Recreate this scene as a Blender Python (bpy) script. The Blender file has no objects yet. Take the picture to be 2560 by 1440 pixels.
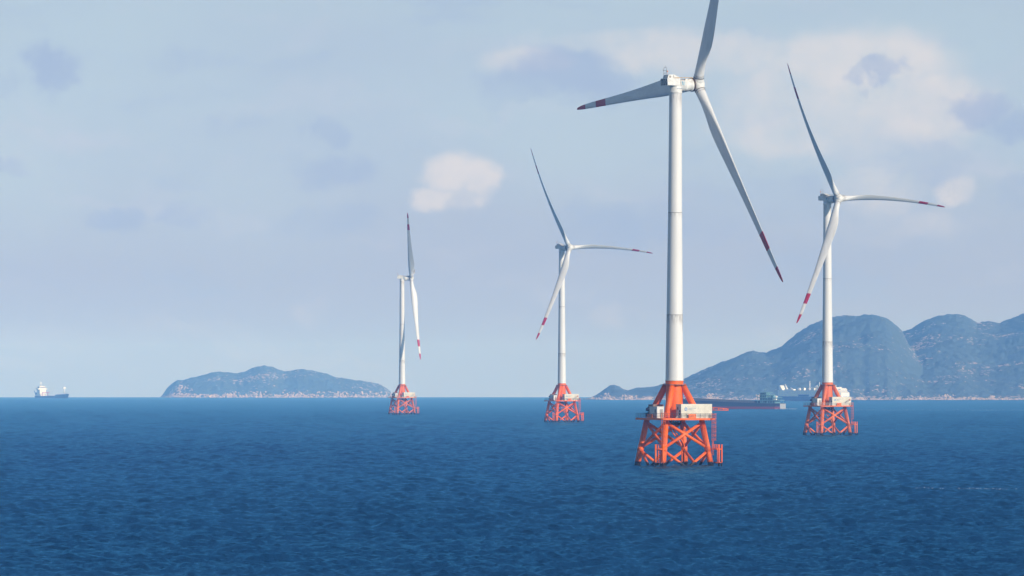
import bpy, math, random
import numpy as np
from mathutils import Vector, Matrix

# ------------------------------------------------------------------ camera, light, exposure
F = 14222.0            # focal length in photograph pixels (200 mm lens, 2560 px wide frame)
HC = 20.1              # eye height above the sea
RE2 = 14.6e6           # twice the effective earth radius: the sea is really curved here
SC = bpy.context.scene
COL = SC.collection
R = math.radians

cam_d = bpy.data.cameras.new("camera")
cam = bpy.data.objects.new("camera", cam_d)
COL.objects.link(cam)
cam_d.sensor_width = 36.0
cam_d.lens = 36.0 * F / 2560.0
cam_d.clip_start = 5.0
cam_d.clip_end = 60000.0
cam.location = (0, 0, HC)
cam.rotation_euler = (R(90) + math.atan(239.6 / F), 0, 0)
SC.camera = cam

SUN_AZ = 46.5          # degrees from straight behind the camera towards its right
SUN_EL = 20.0
sdir = Vector((math.sin(R(SUN_AZ)) * math.cos(R(SUN_EL)), -math.cos(R(SUN_AZ)) * math.cos(R(SUN_EL)), math.sin(R(SUN_EL))))
sun_d = bpy.data.lights.new("sun", 'SUN')
sun_d.energy = 3.75
sun_d.angle = R(0.5)
sun_d.color = (1.0, 0.93, 0.83)
sun = bpy.data.objects.new("sun", sun_d)
sun.rotation_euler = sdir.to_track_quat('Z', 'Y').to_euler()
sun.location = (300, -300, 400)
COL.objects.link(sun)

SC.view_settings.view_transform = 'Standard'
SC.view_settings.look = 'None'
SC.view_settings.gamma = 1.0
SC.view_settings.exposure = 0.08
SC.cycles.volume_bounces = 2
SC.cycles.max_bounces = 6


class NT:
    """small helper that strings shader nodes together"""
    def __init__(s, tree):
        s.t = tree; s.n = tree.nodes; s.l = tree.links

    def node(s, typ, **kw):
        n = s.n.new(typ)
        for k, v in kw.items():
            setattr(n, k, v)
        return n

    def put(s, sock, v):
        if v is None:
            return
        if hasattr(v, 'is_output'):
            s.l.new(v, sock)
        else:
            try:
                sock.default_value = v
            except Exception:
                sock.default_value = (v[0], v[1], v[2], 1.0) if len(v) == 3 else v

    def math(s, op, a, b=None, c=None, clamp=False):
        n = s.node('ShaderNodeMath', operation=op, use_clamp=clamp)
        s.put(n.inputs[0], a); s.put(n.inputs[1], b)
        if c is not None:
            s.put(n.inputs[2], c)
        return n.outputs[0]

    def vmath(s, op, a, b=None):
        n = s.node('ShaderNodeVectorMath', operation=op)
        s.put(n.inputs[0], a); s.put(n.inputs[1], b)
        return n.outputs[0]

    def mix(s, f, a, b, mode='MIX'):
        n = s.node('ShaderNodeMix', data_type='RGBA', blend_type=mode)
        s.put(n.inputs['Factor'], f)
        ins = [i for i in n.inputs if i.type == 'RGBA']
        s.put(ins[0], a); s.put(ins[1], b)
        return [o for o in n.outputs if o.type == 'RGBA'][0]

    def ramp(s, v, lo, hi, a=0.0, b=1.0):
        n = s.node('ShaderNodeMapRange', interpolation_type='SMOOTHSTEP')
        s.put(n.inputs['Value'], v)
        n.inputs['From Min'].default_value = lo; n.inputs['From Max'].default_value = hi
        n.inputs['To Min'].default_value = a; n.inputs['To Max'].default_value = b
        return n.outputs['Result']

    def noise(s, vec, scale, detail=3.0, rough=0.5, dist=0.0):
        n = s.node('ShaderNodeTexNoise')
        s.put(n.inputs['Vector'], vec)
        n.inputs['Scale'].default_value = scale
        n.inputs['Detail'].default_value = detail
        n.inputs['Roughness'].default_value = rough
        n.inputs['Distortion'].default_value = dist
        return n.outputs['Fac'], n.outputs['Color']

    def mapping(s, vec, scale=(1, 1, 1), loc=(0, 0, 0)):
        n = s.node('ShaderNodeMapping')
        s.put(n.inputs['Vector'], vec)
        n.inputs['Scale'].default_value = scale; n.inputs['Location'].default_value = loc
        return n.outputs[0]

    def sep(s, vec):
        n = s.node('ShaderNodeSeparateXYZ'); s.put(n.inputs[0], vec)
        return n.outputs

    def comb(s, x, y, z):
        n = s.node('ShaderNodeCombineXYZ')
        s.put(n.inputs[0], x); s.put(n.inputs[1], y); s.put(n.inputs[2], z)
        return n.outputs[0]


# ------------------------------------------------------------------ sky with its clouds
world = bpy.data.worlds.new("World")
SC.world = world
world.use_nodes = True
W = NT(world.node_tree)
W.n.clear()
SKY_K = 0.08
sky = W.node('ShaderNodeTexSky', sky_type='NISHITA', sun_disc=False)
sky.sun_elevation = R(SUN_EL)
sky.sun_rotation = R(180.0 - SUN_AZ)
sky.altitude = 0.0
sky.air_density = 1.0
sky.dust_density = 0.6
sky.ozone_density = 1.6
tc = W.node('ShaderNodeTexCoord')
dvec = tc.outputs['Generated']
dx, dy, dz = W.sep(dvec)
ys = W.math('MAXIMUM', dy, 0.05)
# direction of view as bearing / elevation slopes, 1 unit = 1000 px of the photograph's focal scale
az = W.math('MULTIPLY', W.math('DIVIDE', dx, ys), F / 1000)
el = W.math('MULTIPLY', W.math('DIVIDE', dz, ys), F / 1000)
pos = W.comb(az, el, 0.0)
w1 = W.noise(pos, 5.0, 5.0, 0.62)[1]
w2 = W.noise(pos, 1.3, 3.0, 0.55)[1]
w3 = W.noise(pos, 16.0, 4.0, 0.65)[1]
warp0 = W.vmath('ADD', W.vmath('MULTIPLY', W.vmath('SUBTRACT', w1, (.5, .5, .5)), (0.22, 0.15, 0.0)),
               W.vmath('MULTIPLY', W.vmath('SUBTRACT', w2, (.5, .5, .5)), (0.20, 0.14, 0.0)))
warp = W.vmath('ADD', warp0, W.vmath('MULTIPLY', W.vmath('SUBTRACT', w3, (.5, .5, .5)), (0.10, 0.075, 0.0)))
wpos = W.vmath('ADD', pos, warp)


wposw = W.vmath('ADD', pos, W.vmath('MULTIPLY', warp, (.45, .45, 0)))


def blobs(lst, wpos=wpos):
    """sum of soft elliptical cloud patches; (px, py, rx, ry, amount) in photograph pixels"""
    acc = None
    for px, py, rx, ry, am in lst:
        c = ((px - 1280) / 1000, (959.6 - py) / 1000, 0)
        q = W.vmath('MULTIPLY', W.vmath('SUBTRACT', wpos, c), (1000 / rx, 1000 / ry, 0))
        ln = W.node('ShaderNodeVectorMath', operation='LENGTH'); W.put(ln.inputs[0], q)
        v = W.ramp(ln.outputs['Value'], 0.35, 1.12, am, 0.0)
        acc = v if acc is None else W.math('MAXIMUM', acc, v)
    return acc


dark = blobs([(135, 165, 85, 75, .95), (430, 155, 80, 40, .35), (20, 210, 60, 50, .4), (800, 160, 60, 30, .3),
              (550, 320, 60, 40, .5), (640, 330, 60, 30, .4), (825, 335, 75, 55, .8), (840, 430, 150, 60, .8),
              (470, 445, 110, 50, .5), (30, 410, 80, 40, .6), (290, 525, 110, 45, .7), (480, 530, 100, 55, .6),
              (820, 560, 160, 70, .55), (1440, 200, 240, 95, 1.0), (1300, 235, 150, 60, .7),
              (1500, 560, 200, 110, .75), (1750, 520, 260, 100, .65), (1950, 500, 200, 90, .5),
              (2200, 190, 85, 45, 1.0), (2140, 215, 60, 35, .8), (2420, 290, 130, 65, 1.0), (2540, 325, 120, 60, .9),
              (2320, 420, 110, 70, .55), (2560, 480, 110, 70, .75), (2100, 640, 350, 90, .45), (1280, 640, 150, 50, .3),
              (60, 690, 100, 40, .35)])
white = blobs([(1130, 425, 95, 75, 1.0), (1080, 490, 75, 45, .8), (1190, 440, 75, 75, .9), (1140, 490, 110, 50, .6),
               (1750, 130, 420, 85, .6), (2150, 160, 330, 120, .8), (2300, 270, 260, 130, .75), (2000, 330, 260, 90, .6),
               (1320, 160, 170, 50, .6), (2390, 480, 80, 55, .7), (2200, 470, 170, 90, .5), (2330, 560, 110, 60, .35),
               (780, 780, 70, 50, .3), (1510, 800, 60, 50, .25), (1230, 790, 110, 40, .2), (2050, 260, 420, 190, .55), (1620, 110, 380, 60, .5)], wposw)
front = W.ramp(dy, 0.25, 0.6)
fray = W.noise(W.mapping(pos, (.7, 1.25, 1)), 6.5, 8.0, .62, .25)[0]
puff = W.noise(pos, 9.0, 6.0, .55)[0]
dark = W.ramp(W.math('ADD', dark, W.math('MULTIPLY', W.math('SUBTRACT', fray, .5), 1.3)), .08, 1.25)
white = W.ramp(W.math('ADD', white, W.math('MULTIPLY', W.math('SUBTRACT', puff, .5), .9)), .08, 1.15)
dark = W.math('MULTIPLY', dark, front)
white = W.math('MULTIPLY', white, front)
nish = W.vmath('MULTIPLY', sky.outputs[0], (SKY_K, SKY_K, SKY_K))
# thin bright veil of high cloud low over the sea, thinning upwards
veil = W.ramp(dz, 0.04, 0.18, 0.80, 0.0)
veil_c = W.mix(W.ramp(W.noise(W.mapping(pos, (0.5, 1.2, 1)), 1.1, 4, .5)[0], .35, .68), (0.415, 0.525, 0.725), (0.465, 0.60, 0.755))
veil_c = W.mix(W.ramp(dz, -0.004, 0.026, .9, 0.0), veil_c, (0.17, 0.21, 0.24))
veil_c = W.mix(W.ramp(W.math('ADD', el, W.math('MULTIPLY', W.math('SUBTRACT', w2[0] if isinstance(w2, tuple) else W.sep(w2)[0], .5), .5)), .25, .62, 1.0, 0.0), veil_c, (0.39, 0.47, 0.685))
c = W.mix(veil, nish, veil_c)
# broken cloud over the rest of the dome
gen = W.noise(W.mapping(dvec, (2.2, 2.2, 7.0)), 1.6, 6.0, .58)[0]
c = W.mix(W.math('MULTIPLY', W.ramp(gen, .60, .76), W.ramp(dz, .10, .3, 0, .35)), c, (0.62, 0.66, 0.74))
wisp = W.noise(W.mapping(wpos, (.55, 2.2, 1)), 2.6, 8.0, .6, .3)[0]
c = W.mix(W.math('MULTIPLY', W.math('MULTIPLY', W.ramp(wisp, .50, .72), front), .38), c, (0.56, 0.59, 0.71))
c = W.mix(W.math('MULTIPLY', W.math('MULTIPLY', W.ramp(wisp, .46, .30), front), .38), c, (0.355, 0.46, 0.655))
c = W.mix(W.math('MULTIPLY', white, .86), c, (0.72, 0.69, 0.705))
c = W.mix(W.math('MULTIPLY', dark, .74), c, (0.335, 0.43, 0.635))
bg = W.node('ShaderNodeBackground')
W.put(bg.inputs['Color'], c)
bg.inputs['Strength'].default_value = 1.0
wo = W.node('ShaderNodeOutputWorld')
W.l.new(bg.outputs[0], wo.inputs['Surface'])


# ------------------------------------------------------------------ helpers
def seaz(x, y):
    return -(x * x + y * y) / RE2


def at(px, D):
    """a spot on the water seen in the photograph's column px at distance D"""
    x = (px - 1280) / F * D
    return Vector((x, D, seaz(x, D)))


class MB:
    """collects shapes and links them as ONE mesh object"""
    def __init__(s):
        s.v = []; s.f = []; s.m = []; s.sm = []

    def add(s, vs, fs, mi=0, smooth=False, M=None):
        o = len(s.v)
        for p in vs:
            p = Vector(p)
            s.v.append(M @ p if M is not None else p)
        for f in fs:
            s.f.append([i + o for i in f]); s.m.append(mi); s.sm.append(smooth)
        return s

    def box(s, lo, hi, mi=0, M=None):
        x0, y0, z0 = lo; x1, y1, z1 = hi
        vs = [(x0, y0, z0), (x1, y0, z0), (x1, y1, z0), (x0, y1, z0), (x0, y0, z1), (x1, y0, z1), (x1, y1, z1), (x0, y1, z1)]
        return s.add(vs, [(3, 2, 1, 0), (4, 5, 6, 7), (0, 1, 5, 4), (1, 2, 6, 5), (2, 3, 7, 6), (3, 0, 4, 7)], mi, False, M)

    def tube(s, a, b, r0, r1=None, n=12, mi=0, caps=True, M=None):
        return s.path([a, b], [r0, r0 if r1 is None else r1], n, mi, caps, M)

    def path(s, pts, rs, n=10, mi=0, caps=True, M=None):
        pts = [Vector(p) for p in pts]
        if not isinstance(rs, (list, tuple)):
            rs = [rs] * len(pts)
        vs = []; fs = []
        for i, p in enumerate(pts):
            d = (pts[min(i + 1, len(pts) - 1)] - pts[max(i - 1, 0)]).normalized()
            ref = Vector((0, 0, 1)) if abs(d.z) < .95 else Vector((1, 0, 0))
            a = d.cross(ref).normalized(); b = d.cross(a)
            for k in range(n):
                t = 2 * math.pi * k / n
                vs.append(p + (a * math.cos(t) + b * math.sin(t)) * rs[i])
        for i in range(len(pts) - 1):
            for k in range(n):
                k2 = (k + 1) % n
                fs.append((i * n + k, i * n + k2, (i + 1) * n + k2, (i + 1) * n + k))
        s.add(vs, fs, mi, n > 5, M)
        if caps:
            o = len(s.v) - len(vs)
            s.f.append([o + k for k in range(n)][::-1]); s.m.append(mi); s.sm.append(False)
            s.f.append([o + (len(pts) - 1) * n + k for k in range(n)]); s.m.append(mi); s.sm.append(False)
        return s

    def lathe(s, prof, n=32, mi=0, M=None, hard=False):
        """profile of (radius, height) turned about local Z"""
        if hard:
            for i in range(len(prof) - 1):
                s.lathe(prof[i:i + 2], n, mi, M)
            return s
        vs = []; fs = []
        for r, z in prof:
            for k in range(n):
                t = 2 * math.pi * k / n
                vs.append((r * math.cos(t), r * math.sin(t), z))
        for i in range(len(prof) - 1):
            for k in range(n):
                k2 = (k + 1) % n
                fs.append((i * n + k, i * n + k2, (i + 1) * n + k2, (i + 1) * n + k))
        return s.add(vs, fs, mi, True, M)

    def ring(s, rad, r, n=28, mi=0, M=None, m=6):
        vs = []; fs = []
        for i in range(n):
            t = 2 * math.pi * i / n
            for k in range(m):
                q = 2 * math.pi * k / m
                vs.append(((rad + r * math.cos(q)) * math.cos(t), (rad + r * math.cos(q)) * math.sin(t), r * math.sin(q)))
        for i in range(n):
            for k in range(m):
                i2 = (i + 1) % n; k2 = (k + 1) % m
                fs.append((i * m + k, i2 * m + k, i2 * m + k2, i * m + k2))
        return s.add(vs, fs, mi, True, M)

    def prism(s, poly, y0, y1, mi=0, M=None):
        """polygon in local XZ pulled along Y"""
        n = len(poly)
        vs = [(x, y0, z) for x, z in poly] + [(x, y1, z) for x, z in poly]
        fs = [tuple(range(n)), tuple(range(2 * n - 1, n - 1, -1))]
        fs += [(i, i + n, (i + 1) % n + n, (i + 1) % n) for i in range(n)]
        return s.add(vs, fs, mi, False, M)

    def build(s, name, mats, parent=None, loc=None, rz=None):
        me = bpy.data.meshes.new(name)
        me.from_pydata([tuple(p) for p in s.v], [], s.f)
        if not isinstance(mats, (list, tuple)):
            mats = [mats]
        for m in mats:
            me.materials.append(m)
        me.polygons.foreach_set('material_index', s.m)
        me.polygons.foreach_set('use_smooth', s.sm)
        me.update()
        o = bpy.data.objects.new(name, me)
        COL.objects.link(o)
        if parent is not None:
            o.parent = parent
        if loc is not None:
            o.location = loc
        if rz is not None:
            o.rotation_euler = (0, 0, rz)
        return o


def empty(name, loc=(0, 0, 0), rz=0.0):
    o = bpy.data.objects.new(name, None)
    o.empty_display_size = 2.0
    COL.objects.link(o)
    o.location = loc; o.rotation_euler = (0, 0, rz)
    return o


def tag(o, label, cat, group=None):
    o['label'] = label; o['category'] = cat
    if group:
        o['group'] = group
    return o


def copy_tree(o, parent=None, keep=None):
    c_ = o.copy()
    COL.objects.link(c_)
    if parent is not None:
        c_.parent = parent
    for ch in list(o.children):
        copy_tree(ch, c_, keep)
    return c_


def text_mesh(body, size, name, mat, parent, M, depth=0.01):
    cu = bpy.data.curves.new(name, 'FONT')
    cu.body = body; cu.size = size; cu.align_x = 'CENTER'; cu.align_y = 'CENTER'; cu.extrude = depth
    t = bpy.data.objects.new(name, cu)
    COL.objects.link(t)
    dg = bpy.context.evaluated_depsgraph_get()
    me = bpy.data.meshes.new_from_object(t.evaluated_get(dg))
    bpy.data.objects.remove(t); bpy.data.curves.remove(cu)
    me.transform(M)
    me.materials.clear(); me.materials.append(mat)
    o = bpy.data.objects.new(name, me)
    COL.objects.link(o); o.parent = parent
    return o


def vnoise(x, y, seed=0):
    """value noise on numpy arrays"""
    xi = np.floor(x).astype(np.int64); yi = np.floor(y).astype(np.int64)
    fx = x - xi; fy = y - yi
    fx = fx * fx * (3 - 2 * fx); fy = fy * fy * (3 - 2 * fy)

    def h(a, b):
        n = (a * 374761393 + b * 668265263 + seed * 974711) & 0x7fffffff
        n = ((n ^ (n >> 13)) * 1274126177) & 0x7fffffff
        return ((n ^ (n >> 16)) & 0xffff) / 65535.0
    return (h(xi, yi) * (1 - fx) + h(xi + 1, yi) * fx) * (1 - fy) + (h(xi, yi + 1) * (1 - fx) + h(xi + 1, yi + 1) * fx) * fy


def fbm(x, y, oct=4, seed=0):
    a = 1.0; t = 0.0; s_ = 0.0
    for i in range(oct):
        t = t + a * vnoise(x * 2 ** i, y * 2 ** i, seed + i); s_ += a; a *= .5
    return t / s_


# ------------------------------------------------------------------ materials
def new_mat(name):
    m = bpy.data.materials.new(name)
    m.use_nodes = True
    t = NT(m.node_tree)
    b = [n for n in t.n if n.type == 'BSDF_PRINCIPLED'][0]
    return m, t, b


def simple(name, col, rough=.5, metal=0.0, var=.12, scale=1.2, spec=.4):
    m, t, b = new_mat(name)
    tcn = t.node('ShaderNodeTexCoord')
    f = t.noise(tcn.outputs['Object'], scale, 5, .6)[0]
    dk = tuple(v * (1 - var * 2) for v in col); lt = tuple(min(1, v * (1 + var)) for v in col)
    t.put(b.inputs['Base Color'], t.mix(t.ramp(f, .3, .7), dk, lt))
    b.inputs['Roughness'].default_value = rough
    b.inputs['Metallic'].default_value = metal
    b.inputs['Specular IOR Level'].default_value = spec
    return m


def orange_paint(name, col, dull):
    """marine paint: rust weeping, chalking, black weed band at the waterline"""
    m, t, b = new_mat(name)
    tcn = t.node('ShaderNodeTexCoord')
    ob = tcn.outputs['Object']
    f = t.noise(ob, .55, 5, .6)[0]
    base = t.mix(t.ramp(f, .3, .7), col, dull)
    st = t.noise(t.mapping(ob, (2.6, 2.6, .35)), 1.0, 4, .6)[0]
    base = t.mix(t.ramp(st, .54, .74, 0, .6), base, (col[0] * .55, col[1] * .45, col[2] + .01))
    z = t.sep(ob)[2]
    wl = t.math('MULTIPLY_ADD', t.noise(ob, 1.6, 4, .6)[0], 1.5, .35)
    weed = t.ramp(t.math('SUBTRACT', z, wl), -.12, .14, 1, 0)
    splash = t.math('MULTIPLY', t.ramp(t.noise(ob, 2.4, 4, .65)[0], .56, .66), t.ramp(z, .6, 3.2, .9, 0))
    base = t.mix(splash, base, (.10, .035, .02))
    base = t.mix(weed, base, (.022, .018, .016))
    t.put(b.inputs['Base Color'], base)
    t.put(b.inputs['Roughness'], t.ramp(f, .3, .7, .42, .6))
    b.inputs['Specular IOR Level'].default_value = .35
    return m


M_ORANGE = orange_paint('orange_paint', (.96, .155, .001), (.84, .122, .002))
M_FADED = orange_paint('faded_orange_paint', (.80, .175, .048), (.70, .150, .044))


def tower_paint():
    m, t, b = new_mat('tower_white_paint')
    tcn = t.node('ShaderNodeTexCoord')
    ob = tcn.outputs['Object']
    x, y, z = t.sep(ob)
    f = t.noise(t.mapping(ob, (.7, .7, .06)), 1.0, 5, .6)[0]
    base = t.mix(t.ramp(f, .3, .75), (.745, .725, .695), (.67, .65, .62))
    for zz, am, ln in ((37.2, .85, 3.0), (62.3, .5, 1.6), (91.8, .6, 5.0)):
        below = t.ramp(t.math('SUBTRACT', zz, z), 0.0, ln, 1.0, 0.0)
        below = t.math('MULTIPLY', below, t.ramp(t.math('SUBTRACT', zz, z), -.05, 0.0, 0, 1))
        ns = t.ramp(t.noise(t.mapping(ob, (2.2, 2.2, .35)), 1.0, 4, .6)[0], .35, .65)
        base = t.mix(t.math('MULTIPLY', t.math('MULTIPLY', below, ns), am), base, (.24, .21, .18))
    t.put(b.inputs['Base Color'], base)
    b.inputs['Roughness'].default_value = .42
    b.inputs['Specular IOR Level'].default_value = .35
    return m


M_TOWER = tower_paint()


def blade_paint():
    m, t, b = new_mat('blade_paint')
    tcn = t.node('ShaderNodeTexCoord')
    ob = tcn.outputs['Object']
    z = t.math('DIVIDE', t.sep(ob)[2], 59.2)
    f = t.noise(t.mapping(ob, (1.5, 1.5, .25)), 1.0, 5, .65)[0]
    base = t.mix(t.ramp(f, .35, .75), (.72, .71, .69), (.60, .59, .57))
    dirt = t.ramp(t.noise(ob, .9, 5, .7)[0], .62, .8, 0, .5)
    base = t.mix(dirt, base, (.40, .38, .35))

    def band(a_, b_):
        return t.math('MULTIPLY', t.ramp(z, a_ - .0006, a_ + .0006), t.ramp(z, b_ - .0006, b_ + .0006, 1, 0))
    red = t.math('MAXIMUM', band(.752, .836), band(.925, 1.2))
    base = t.mix(red, base, t.mix(t.ramp(f, .3, .7), (.46, .012, .045), (.38, .012, .04)))
    t.put(b.inputs['Base Color'], base)
    b.inputs['Roughness'].default_value = .38
    b.inputs['Specular IOR Level'].default_value = .4
    return m


M_BLADE = blade_paint()
M_WHITE = simple('white_gelcoat', (.72, .70, .655), .42, var=.09)
M_CREAM = simple('container_cream', (.74, .68, .56), .55, var=.06, scale=.8)
M_CABIN = simple('cabin_white', (.66, .655, .62), .55, var=.07)
M_RUSTROOF = simple('rusty_panel', (.30, .20, .15), .7, var=.2)
M_DARK = simple('dark_steel', (.030, .032, .038), .55)
M_NAVY = simple('navy_fan_housing', (.012, .022, .085), .45)
M_RAIL = simple('dark_galvanised_rail', (.085, .105, .135), .5, metal=.3)
M_RAILPALE = simple('pale_galvanised_rail', (.62, .62, .62), .5)
M_GREY = simple('grey_machinery', (.30, .29, .27), .5)
M_BROWN = simple('greased_ring', (.085, .055, .040), .5)
M_YELLOW = simple('yellow_rail', (.62, .33, .03), .5)
M_TEAL = simple('teal_emblem', (.03, .24, .36), .45, var=.04)
M_LOGO = simple('blue_logo', (.02, .20, .48), .45, var=.04)
M_INK = simple('blue_grey_lettering', (.20, .30, .40), .5, var=.04)
M_BLACKINK = simple('dark_lettering', (.10, .035, .02), .5, var=.04)
M_SIGN = simple('orange_sign', (.90, .16, .015), .5, var=.05)
M_LAMP = simple('amber_lamp', (.75, .22, .03), .3)


# ------------------------------------------------------------------ the sea: one curved, wave-shaped sheet
def build_sea():
    rng = np.random.default_rng(7)
    rows = [120.0]
    while rows[-1] < 520:
        rows.append(rows[-1] + 5.0)
    while rows[-1] < 4200:
        rows.append(rows[-1] + .55 * rows[-1] / 600.0)
    while rows[-1] < 21500:
        rows.append(rows[-1] + 4.1 * (rows[-1] / 4200.0) ** 2.0)
    r = np.array(rows)
    dr = np.gradient(r)
    fine = np.linspace(-5.6, 5.6, 1000)
    st = [5.6]
    while st[-1] < 19.5:
        st.append(st[-1] + .0115 + (st[-1] - 5.6) * .14)
    st = np.array(st[1:])
    a = np.radians(np.concatenate([-st[::-1], fine, st]))
    RR, AA = np.meshgrid(r, a, indexing='ij')
    X = (RR * np.sin(AA)).astype(np.float64); Y = (RR * np.cos(AA)).astype(np.float64)
    Z = np.zeros_like(X, dtype=np.float32)
    n = 92
    lam = np.concatenate([np.exp(rng.uniform(np.log(.8), np.log(4.5), n - 26)), np.exp(rng.uniform(np.log(4.5), np.log(14.0), 26))])
    wind = R(198)          # where the waves run to: towards the camera, a little to the left
    gust = (.75 + .5 * fbm(X / 90.0, Y / 420.0, 3, 5)).astype(np.float32)
    for i in range(n):
        k = 2 * math.pi / lam[i]
        th = rng.normal(0, 1.0 if lam[i] < 2.2 else .5) + wind - R(90)
        kx, ky = k * math.cos(th), k * math.sin(th)
        steep = .064 if lam[i] < 4.5 else .033
        amp = steep / k
        w = np.clip((lam[i] / dr - 1.3) / 1.3, 0, 1)[:, None].astype(np.float32)
        if w.max() <= 0:
            continue
        last = int(np.nonzero(w[:, 0])[0].max()) + 1
        ph = (kx * X[:last] + ky * Y[:last] + rng.uniform(0, 6.283)) % 6.283185307
        s_ = np.sin(ph.astype(np.float32))
        Z[:last] += amp * w[:last] * (s_ - .25 * np.cos(2 * ph.astype(np.float32)))
    Z *= gust
    Zf = Z + (-(RR ** 2) / RE2)
    nr, nc = X.shape
    co = np.empty((nr * nc, 3), np.float32)
    co[:, 0] = X.ravel(); co[:, 1] = Y.ravel(); co[:, 2] = Zf.ravel()
    me = bpy.data.meshes.new('sea')
    me.vertices.add(nr * nc)
    me.vertices.foreach_set('co', co.ravel())
    idx = np.arange(nr * nc, dtype=np.int32).reshape(nr, nc)
    q = np.stack([idx[:-1, :-1], idx[:-1, 1:], idx[1:, 1:], idx[1:, :-1]], -1).reshape(-1, 4)
    q = q[:, ::-1].copy()
    nf = len(q)
    me.loops.add(nf * 4); me.polygons.add(nf)
    me.loops.foreach_set('vertex_index', q.ravel())
    me.polygons.foreach_set('loop_start', np.arange(0, nf * 4, 4, dtype=np.int32))
    me.polygons.foreach_set('use_smooth', np.ones(nf, bool))
    me.update(calc_edges=True)
    m, t, b = new_mat('sea_water')
    g = t.node('ShaderNodeNewGeometry')
    P = g.outputs['Position']
    big = t.noise(t.mapping(P, (.010, .0022, 0)), 1.0, 4, .55)[0]
    mid = t.noise(t.mapping(P, (.045, .012, 0)), 1.0, 3, .55)[0]
    t.n.remove(b)
    body = t.node('ShaderNodeBsdfDiffuse')
    t.put(body.inputs['Color'], t.mix(t.ramp(big, .3, .7), (.0010, .017, .050), (.0015, .026, .075)))
    gl = t.node('ShaderNodeBsdfGlossy')
    t.put(gl.inputs['Roughness'], t.ramp(mid, .3, .7, .12, .22))
    gl.inputs['Color'].default_value = (.20, .63, 1.0, 1)
    fr = t.node('ShaderNodeFresnel'); fr.inputs['IOR'].default_value = 1.333
    n1 = t.noise(t.mapping(P, (1.0, .75, 1)), .9, 4, .62)[0]
    n2 = t.noise(t.mapping(P, (1.0, .8, 1)), .22, 3, .55)[0]
    h = t.math('ADD', t.math('MULTIPLY', n1, .32), t.math('MULTIPLY', n2, .75))
    bp = t.node('ShaderNodeBump')
    t.put(bp.inputs['Height'], h)
    t.put(bp.inputs['Strength'], t.ramp(big, .3, .75, .75, 1.0))
    bp.inputs['Distance'].default_value = 1.0
    for n_ in (body, gl, fr):
        t.l.new(bp.outputs[0], n_.inputs['Normal'])
    # a rough sea's reflectance levels off at grazing angles instead of climbing to 1
    sm = t.node('ShaderNodeMixShader')
    t.put(sm.inputs[0], t.ramp(fr.outputs[0], .10, .60, 0.0, .52))
    t.l.new(body.outputs[0], sm.inputs[1]); t.l.new(gl.outputs[0], sm.inputs[2])
    # scattered small whitecaps
    cell = t.noise(t.mapping(P, (.16, .035, 0)), 1.0, 2, .5)[0]
    spk = t.noise(t.mapping(P, (.9, .5, 0)), 1.0, 3, .6)[0]
    foam = t.math('MULTIPLY', t.ramp(cell, .79, .81), t.ramp(spk, .56, .64))
    X_, Y_, Z_ = t.sep(P)
    ragged = t.ramp(t.noise(t.mapping(P, (1.6, .22, 0)), 1.0, 5, .7)[0], .42, .66)

    def streak(y0, slope, x0, half, am):
        off = t.math('ABSOLUTE', t.math('SUBTRACT', t.math('MULTIPLY_ADD', X_, slope, y0), Y_))
        return t.math('MULTIPLY', t.math('MULTIPLY', t.ramp(off, half * .4, half, am, 0), t.ramp(X_, x0, x0 + 6, 0, 1)), ragged)
    for s_ in (streak(1128, -.45, 72, 6.0, .26), streak(4760, -.25, 228, 34.0, .35)):
        foam = t.math('MAXIMUM', foam, s_)
    churn = t.ramp(t.noise(t.mapping(P, (1.1, .35, 0)), 1.0, 4, .65)[0], .60, .70)
    for px_, D_ in ((1685.0, 1397), (2068.5, 2262), (1404.5, 3060), (1005.1, 3915)):
        q_ = at(px_, D_)
        ln = t.node('ShaderNodeVectorMath', operation='DISTANCE')
        t.put(ln.inputs[0], P); t.put(ln.inputs[1], (q_.x, q_.y, q_.z))
        foam = t.math('MAXIMUM', foam, t.math('MULTIPLY', t.ramp(ln.outputs['Value'], 8.0, 14.5, .55, 0), churn))
    df = t.node('ShaderNodeBsdfDiffuse'); df.inputs['Color'].default_value = (.72, .75, .78, 1)
    mx = t.node('ShaderNodeMixShader')
    t.put(mx.inputs[0], foam)
    out = [n_ for n_ in t.n if n_.type == 'OUTPUT_MATERIAL'][0]
    t.l.new(sm.outputs[0], mx.inputs[1]); t.l.new(df.outputs[0], mx.inputs[2]); t.l.new(mx.outputs[0], out.inputs['Surface'])
    me.materials.append(m)
    o = bpy.data.objects.new('sea', me)
    COL.objects.link(o)
    o['kind'] = 'structure'
    return o


build_sea()


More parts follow.
